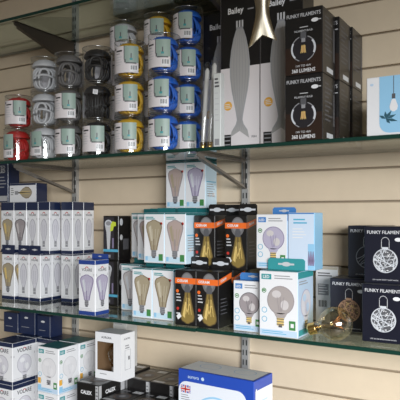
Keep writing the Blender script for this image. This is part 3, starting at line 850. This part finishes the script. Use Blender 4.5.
put(teal_box('lilac'), xT+W, -.0705, zq+H+.0122, 'white pear bulb box with lilac bulb, topmost pair, right one', 'box', G2)

# black boxes with orange band
G3 = 'black bulb boxes with orange bands'
xO = ax(175, -.237)
put(orange_band_box(), xO, -.237, zm, 'black box with orange band and gold bulb, lower front row, left', 'box', G3)
put(orange_band_box(), xO+.0567, -.237, zm, 'black box with orange band and gold bulb, lower front row, right', 'box', G3)
put(orange_band_box(), xO+.002, -.172, zm, 'black box with orange band, lower row, hidden behind the front left one', 'box', G3)
put(orange_band_box(), xO+.0587, -.172, zm, 'black box with orange band, lower row, hidden behind the front right one', 'box', G3)
zo = zm+.1243
xO2 = ax(213, -.160)-.0562
# the hang tabs of the lower boxes rise in front of and behind the upper ones
put(orange_band_box(), xO2+.010, -.169, zo, 'black box with orange band and gold bulb, upper row, left', 'box', G3)
put(orange_band_box(), ax(225.5, -.166), -.1685, zo, 'black box with orange band and gold bulb, upper row, right', 'box', G3)
put(orange_band_box(), ax(210, -.100), -.100, zo, 'black box with orange band, upper row, behind with only its hang tab showing', 'box', G3)
put(orange_band_box(), ax(207, -.100), -.100, zm, 'black box with orange band, lower row, hidden at the back', 'box', G3)

# globe bulb boxes
xG = ax(259.3, -.247)
put(globe_box(.085, .088, .1335, WHITE, PALEBLUE, TEALB, mat('smoke_glass_print', (.40, .355, .345), .4), SMOKE, mat('pale_smoke_print', (.60, .56, .56), .4), TEALB, TEALB, .083, .024, tabd=.044), xG, -.247, zm, 'large white globe bulb box with teal hang tab at the shelf front', 'box')
put(globe_box(.068, .064, .108, WHITE, MIDBLUE, MIDBLUE, SMOKE, GREYD, SMOKEL, MIDBLUE, MIDBLUE, .062, .015, tabd=.029), xG-.0695, -.230, zm, 'smaller white globe bulb box with blue lid and smoky bulb, left of the large one', 'box')
c = Carton(.085, .085, .1335, {'*': PALEBLUE, 'T': MIDBLUE}); c.F.lines(.01, .06, .1, 4, .01, .003, GREYM, 1)
put(c.mb.obj('bulb_box'), xG-.044, -.145, zm, 'pale blue bulb box hidden behind the two lower globe bulb boxes', 'box')
zg = zm+.1338
xG2 = ax(254.5, -.200)+.004
put(globe_box(.072, .072, .1165, WHITE, PALEBLUE, MIDBLUE, LILAC, LILACD, mat('pale_smoke_print', (.70, .67, .69), .4), MIDBLUE, MIDBLUE, .056, .016), xG2, -.1995, zg, 'white globe bulb box with lilac bulb, on top of the large one', 'box')
c = Carton(.058, .052, .120, {'*': PALEBLUE, 'R': SKYBLUE, 'F': mat('powder_blue_card', (.62, .72, .86), .38, coat=.15)}); f = c.F
f.lines(.012, .046, .104, 2, .007, .003, CYAN, 1); f.lines(.010, .04, .085, 4, .006, .0018, WHITE, 1)
f.rect(.044, .0575, .001, .055, SKYBLUE, 1); f.rect(.004, .030, .010, .022, CYAN, 1)
for k in range(4): f.prof(.046+k*.0034, .010, [(.0012, 0), (.0022, .01), (.0012, .022), (.0005, .03)], LILACD, 2)
f.rect(.001, .057, .117, .1195, MIDBLUE, 1)
put(c.mb.obj('bulb_box'), xG2+.0735, -.199, zg, 'plain pale blue bulb box right of the lilac globe bulb box', 'box')

# wire ball boxes at right
G4 = 'black wire ball light boxes'
put(wire_box('silver'), ax(362, -.197), -.197, zm, 'black box with silver wire ball, lower front, at the right', 'box', G4)
put(wire_box('silver'), ax(364.3, -.172), -.172, zm+.1130, 'black box with silver wire ball, on top of the front one at the right', 'box', G4)
put(wire_box('amber'), ax(330, -.120), -.120, zm, 'black box with copper wire ball, lower back, behind the loose globe bulb', 'box', G4)
put(wire_box('dim'), ax(348, -.086), -.086, zm+.1130, 'black box with dark ball, upper back, half hidden', 'box', G4)
c = Carton(.055, .025, .129, {'*': BEIGE, 'F': WHITE}); f = c.F
f.lines(.006, .045, .112, 2, .006, .0025, GREYD, 1); f.barcode(.006, .030, .030, .052, 1); f.rect(.006, .032, .062, .088, GREYM, 1); f.lines(.008, .03, .084, 4, .006, .002, WHITE, 2)
f.rect(.002, .053, .122, .128, BEIGE, 1)
put(c.mb.obj('bulb_box'), ax(315, -.033), -.030, zm, 'beige and grey carton with barcode behind the loose globe bulb', 'box')

# loose globe bulb lying on the shelf
rb = .0335
root = empty('globe_bulb', (ax(335.5, -.222), -.222, zm+rb+.0003))
d = Vector((-.93, -.10, -.27)).normalized()
Mr = d.to_track_quat('Z', 'Y').to_matrix().to_4x4()
prf = [(.0005, -rb)]+[(rb*math.sin(R(a)), -rb*math.cos(R(a))) for a in range(10, 151, 10)]+[(.0135, .034), (.0120, .040)]
mb = MB(); mb.lathe(prf, CLRGL, 32, M=Mr); mb.obj('glass_globe', root, True)
mb = MB(); pr = [(.0005, .0395), (.0118, .0395)]
for k in range(5): pr += [(.0124, .0415+k*.003), (.0114, .043+k*.003)]
pr += [(.009, .057), (.004, .0595), (.0005, .060)]
mb.lathe(pr, BRASS, 24, M=Mr); mb.obj('screw_cap', root, True)
mb = MB()
mb.lathe([(.0005, .039), (.006, .039), (.0035, .015), (.0020, .0), (.0005, -.002)], CLRGL, 12, M=Mr)
mb.obj('stem', root, True)
mb = MB()
for k in range(6):
    a = 2*PI*k/6
    mb.tube([Mr @ Vector((.003*math.cos(a), .003*math.sin(a), .004)), Mr @ Vector((.013*math.cos(a+.4), .013*math.sin(a+.4), -.012))], .0011, COPPER, 6)
mb.obj('filament', root, True)
tag(root, 'loose pale amber globe bulb with brass cap lying on the middle shelf', 'light bulb')

# ------------------------------------------------------------------ lowest shelf
zl0 = SH['low']+.0003
G5 = 'white and navy globe bulb boxes'
xA = ax(12.5, -.232); hA = .1165
lv = ['bottom', 'middle', 'top']
for k in range(3):
    put(navy_box('globe', None, .085, .085, hA), xA-.085, -.232, zl0+k*(hA+.0003), f'white and navy globe bulb box in the front stack at far left, {lv[k]}', 'box', G5)
    put(navy_box('globe', None, .085, .085, hA), xA-.085, -.146, zl0+k*(hA+.0003), f'white and navy globe bulb box in the stack behind the far left front one, {lv[k]}', 'box', G5)
    put(navy_box('globe', None, .085, .085, hA), xA+.003, -.142, zl0+k*(hA+.0003), f'white and navy globe bulb box in the stack behind the teal topped boxes, {lv[k]}', 'box', G5)
zA = zl0+3*(hA+.0003)
def small_navy(w, d, h):
    c = Carton(w, d, h, {'*': NAVY}); f = c.F
    f.ell(w*.45, h*.72, .008, .003, GREYL, 1, 16); f.lines(w*.15, w*.8, h*.3, 1, .01, .0014, GREYM, 1)
    f.rect(w-.0012, w-.0003, .002, h-.002, GREYM, 1)
    return c.mb.obj('bulb_box')
put(small_navy(.066, .05, .068), ax(35, -.122)-.066, -.122, zA, 'small dark navy carton on the globe boxes at left, middle of three', 'box')
put(small_navy(.052, .05, .062), ax(51, -.124)-.0535, -.126, zA, 'small dark navy carton on the globe boxes at left, nearest the teal lids', 'box')
put(small_navy(.062, .05, .060), ax(35, -.122)-.129, -.126, zA, 'small dark navy carton on the globe boxes at left, cut off by the picture edge', 'box')

G6 = 'white globe bulb boxes with dark teal lids'
xC = ax(58.3, -.246)
for k in range(3):
    for j, y in enumerate((-.246, -.168)):
        o = globe_box(.075, .075, .1195, WHITE, WHITE, TEAL, mat('pale_globe_print', (.73, .72, .74), .4), GREYL, mat('pale_globe_shine', (.77, .76, .78), .4), TEALB, None, both=True)
        put(o, xC-.075, y, zl0+k*.1198, f'white globe bulb box with dark teal lid in the {("front", "rear")[j]} teal stack, {lv[k]}', 'box', G6)

# black cartons; big plain ones below, small ones on top
top = .832; hc = .048; low = .800
xK = ax(77, -.243)
c = Carton(.070, .225, top-hc-zl0-.0006, {'*': BLACK}); c.F.text('CALEX', .035, .20, .05, WHITE, 1, .02)
put(c.mb.obj('carton'), xK, -.243, zl0, 'large black carton under the small black bulb boxes, left', 'box')
c = Carton(.222, .225, low-hc-zl0-.0006, {'*': BLACK}); c.F.text('CALEX', .11, .16, .12, WHITE, 1, .02)
put(c.mb.obj('carton'), xK+.072, -.243, zl0, 'large black carton under the small black bulb boxes, beside the blue box', 'box')
def calex(w=.0715, d=.108, h=hc):
    def fn():
        c = Carton(w, d, h, {'*': BLACK}); f = c.F
        f.text('CALEX', w*.44, h*.45, w*.50, WHITE, 1, .03, 1.1); c.R.text('CALEX', d*.42, h*.45, d*.36, WHITE, 1, .03, 1.1)
        f.rect(w*.86, w-.001, .002, h-.002, GREYC, 1); f.lines(w*.88, w*.97, h*.8, 4, .009, .003, GREYD, 2)
        c.R.rect(.001, d*.10, .002, h-.002, GREYC, 1); c.R.rect(d*.80, d*.95, h*.2, h*.8, GREYC, 1)
        t = c.T
        t.rect(w*.06, w*.55, d*.04, d*.14, GREYL, 1); t.ell(w*.5, d*.42, w*.32, w*.32, GREYD, 1); t.arc(w*.5, d*.42, w*.25, w*.32, 0, 360, mat('brown_ring_print', (.12, .08, .06), .4), 2, 24)
        t.ell(w*.5, d*.42, w*.12, w*.12, GREYM, 3); t.rect(w*.55, w*.92, d*.74, d*.90, GREYL, 1); t.rect(w*.1, w*.4, d*.78, d*.84, GREYM, 1)
        o = c.mb.obj('bulb_box')
        return o
    return proto(('calex', h), fn)
for i in range(4):
    for j, y in enumerate((-.243, -.133)):
        h_ = hc if i == 0 or j == 0 else .075
        wh = ('left end, beside the teal lids', 'second from left', 'third from left', 'right end, beside the blue box')[i]
        put(calex(h=h_), xK+i*.0730-(.0008 if i == 0 else 0), y, (top if i == 0 else low)-hc, f'small black bulb box, {("front", "rear")[j]} row, {wh}', 'box', 'small black bulb boxes')

# white box with a window and the bulb inside
w, d, h = .084, .057, .119
xw = ax(121, -.190)-w
root = empty('bulb_box', (xw, -.190, top+.0004))
mb = MB(); m = WHITE
u0, u1, v0, v1 = .006, .060, .022, .095
for (a, b, cc, dd) in ((0, u0, 0, h), (u1, w, 0, h), (u0, u1, 0, v0), (u0, u1, v1, h)): mb.box(a, b, 0, .001, cc, dd, m)
mb.box(w-.001, w, .001, d, 0, h, m); mb.box(0, .001, .001, d, 0, h, m); mb.box(.001, w-.001, d-.001, d, 0, h, m)
mb.box(.001, w-.001, .001, d-.001, h-.001, h, m); mb.box(.001, w-.001, .001, d-.001, 0, .001, m)
f = Face(mb, (0, 0, 0), (1, 0, 0), (0, -1, 0), w, h); r = Face(mb, (w, 0, 0), (0, 1, 0), (1, 0, 0), d, h); t = Face(mb, (0, 0, h), (1, 0, 0), (0, 0, 1), w, d, (0, 1, 0))
f.text('AURORA', w*.44, h-.015, w*.40, GREYD, 1, .02); f.lines(.015, .045, .012, 1, .004, .002, GREYM, 1)
r.text('AURORA', d*.42, h-.016, d*.46, GREYD, 1, .02); r.lines(d*.3, d*.65, h*.72, 2, .006, .003, GREYM, 1)
r.arc(d*.5, h*.5, 0, 0, 0, 1, GREYL, 1, 1)
r.line([(d*.28, h*.22), (d*.28, h*.64), (d*.68, h*.64), (d*.68, h*.22), (d*.28, h*.22)], .0012, GREYM, 1); r.rect(d*.52, d*.62, h*.42, h*.5, GREYD, 1)
t.rect(.001, w-.001, .001, d-.001, GREYL, 1)  # shading of the white lid, put in as a light grey sheet
mb.obj('carton_shell', root)
mb = MB(); e = .0022
for q in ([(e, d-e, e), (w-e, d-e, e), (w-e, d-e, h-e), (e, d-e, h-e)], [(e, e, e), (e, d-e, e), (e, d-e, h-e), (e, e, h-e)], [(w-e, d-e, e), (w-e, e, e), (w-e, e, h-e), (w-e, d-e, h-e)], [(e, e, e), (w-e, e, e), (w-e, d-e, e), (e, d-e, e)], [(e, d-e, h-e), (w-e, d-e, h-e), (w-e, e, h-e), (e, e, h-e)]):
    mb.poly(q, KRAFT)
o = mb.obj('inner_lining', root); o['label'] = 'brown card lining'
tag(root, 'white box with a cut-out window on top of the small black bulb boxes', 'box')
root = empty('light_bulb', (xw+.046, -.190+.029, top+.0030))
mb = MB(); mb.lathe([(.0005, 0), (.006, .001), (.012, .006), (.012, .024), (.0005, .025)], METAL, 20); mb.obj('screw_cap', root, True)
mb = MB(); mb.lathe([(.0005, .0255), (.012, .0255), (.017, .036), (.024, .050), (.025, .062), (.020, .076), (.010, .085), (.0005, .087)], CLRGL, 24); mb.obj('glass_globe', root, True)
tag(root, 'clear bulb inside the window of the white box', 'light bulb')
c = Carton(.046, .050, .148, {'*': mat('pale_grey_card', (.50, .49, .47), .5)}); c.F.lines(.006, .036, .128, 2, .007, .003, GREYM, 1)
put(c.mb.obj('carton'), ax(113, -.090), -.090, top+.0004, 'pale grey carton behind the white window box, touching the wall side', 'box')

# big blue and white light box
w, d, h = .196, .084, .904-zl0
c = Carton(w, d, h, {'*': BLUE, 'T': mat('lid_white_card', (.84, .84, .85), .4)})
f = c.F; t = c.T
f.rrect(.0012, w-.018, .012, h-.026, .022, mat('box_white_card', (.74, .77, .84), .38, coat=.15), 1)
f.arc(w*.52, h-.115, .062, .066, 0, 360, SKYBLUE, 2, 48); f.arc(w*.52, h-.115, .050, .0515, 0, 360, SKYBLUE, 2, 48)
f.text('aurora', .042, h-.018, .030, PALEBLUE, 2, .01); f.ell(.067, h-.015, .004, .004, PALEBLUE, 2, 14)
# small union flag
fu, fv, fw, fh = .008, h-.052, .026, .017
f.rect(fu, fu+fw, fv, fv+fh, BLUE, 2)
for s_ in (1, -1):
    f.line([(fu+.001, fv+fh/2-s_*(fh/2-.001)), (fu+fw-.001, fv+fh/2+s_*(fh/2-.001))], .0034, WHITE, 3); f.line([(fu+.001, fv+fh/2-s_*(fh/2-.001)), (fu+fw-.001, fv+fh/2+s_*(fh/2-.001))], .0014, RED, 4)
f.rect(fu+fw/2-.003, fu+fw/2+.003, fv, fv+fh, WHITE, 5); f.rect(fu, fu+fw, fv+fh/2-.003, fv+fh/2+.003, WHITE, 5)
f.rect(fu+fw/2-.0017, fu+fw/2+.0017, fv, fv+fh, RED, 6); f.rect(fu, fu+fw, fv+fh/2-.0017, fv+fh/2+.0017, RED, 6)
f.lines(.008, .034, h-.058, 3, .005, .0018, GREYM, 2)
r = c.R; r.rect(.006, d-.001, .001, h-.022, WHITE, 1); r.lines(.03, .07, h-.05, 4, .012, .004, PALEBLUE, 2); r.arc(d*.5, h-.14, .024, .026, 0, 360, PALEBLUE, 2, 30); r.rect(.007, .012, h-.045, h-.018, WHITE, 2)
t.arc(w*.74, d*.62, .018, .0195, 0, 360, PALEBLUE, 1, 30, 1.4); t.arc(w*.28, d*.6, .018, .0195, 0, 360, PALEBLUE, 1, 30, 1.4)
t.rect(.001, w-.001, .0005, .006, BLUE, 1); t.rect(w-.006, w-.0005, .001, d-.001, BLUE, 1)
put(c.mb.obj('light_box'), ax(254, -.247)-w*math.cos(R(3.5)), -.247+w*math.sin(R(3.5)), zl0, 'big blue and white light box with a small flag on the lowest shelf', 'box', None, -3.5)

# ------------------------------------------------------------------ light
def area(name, loc, target, sx, sy, power, col, spread=180):
    l = bpy.data.lights.new(name, 'AREA'); l.shape = 'RECTANGLE'; l.size = sx; l.size_y = sy; l.energy = power; l.color = col; l.spread = R(spread)
    o = bpy.data.objects.new(name, l); C.objects.link(o); o.location = loc
    o.rotation_euler = (Vector(target)-Vector(loc)).to_track_quat('-Z', 'Y').to_euler(); return o
area('shaped_window_daylight', (1.7, -2.6, 1.40), (-.60, 0, .0), 1.8, 1.0, 38, (.95, .98, 1.0), 66)  # unseen window; narrow spread and low aim shaped to darken the upper shelves
W_ = bpy.data.worlds.new('shop_air'); S.world = W_; W_.use_nodes = True
W_.node_tree.nodes['Background'].inputs[0].default_value = (1.0, .93, .84, 1); W_.node_tree.nodes['Background'].inputs[1].default_value = .18

# ------------------------------------------------------------------ camera
cd = bpy.data.cameras.new('camera'); cam = bpy.data.objects.new('camera', cd); C.objects.link(cam)
cam.location = (0, CAMY, CAMZ); cam.rotation_euler = (R(90), 0, TH)
cd.sensor_width = 36; cd.lens = F/400*36; cd.shift_y = .04; cd.clip_start = .02
S.camera = cam
S.view_settings.view_transform = 'Standard'; S.view_settings.look = 'None'; S.view_settings.gamma = 1; S.view_settings.use_curve_mapping = False
S.view_settings.exposure = 0.0
S.cycles.transparent_max_bounces = 32; S.cycles.max_bounces = 10
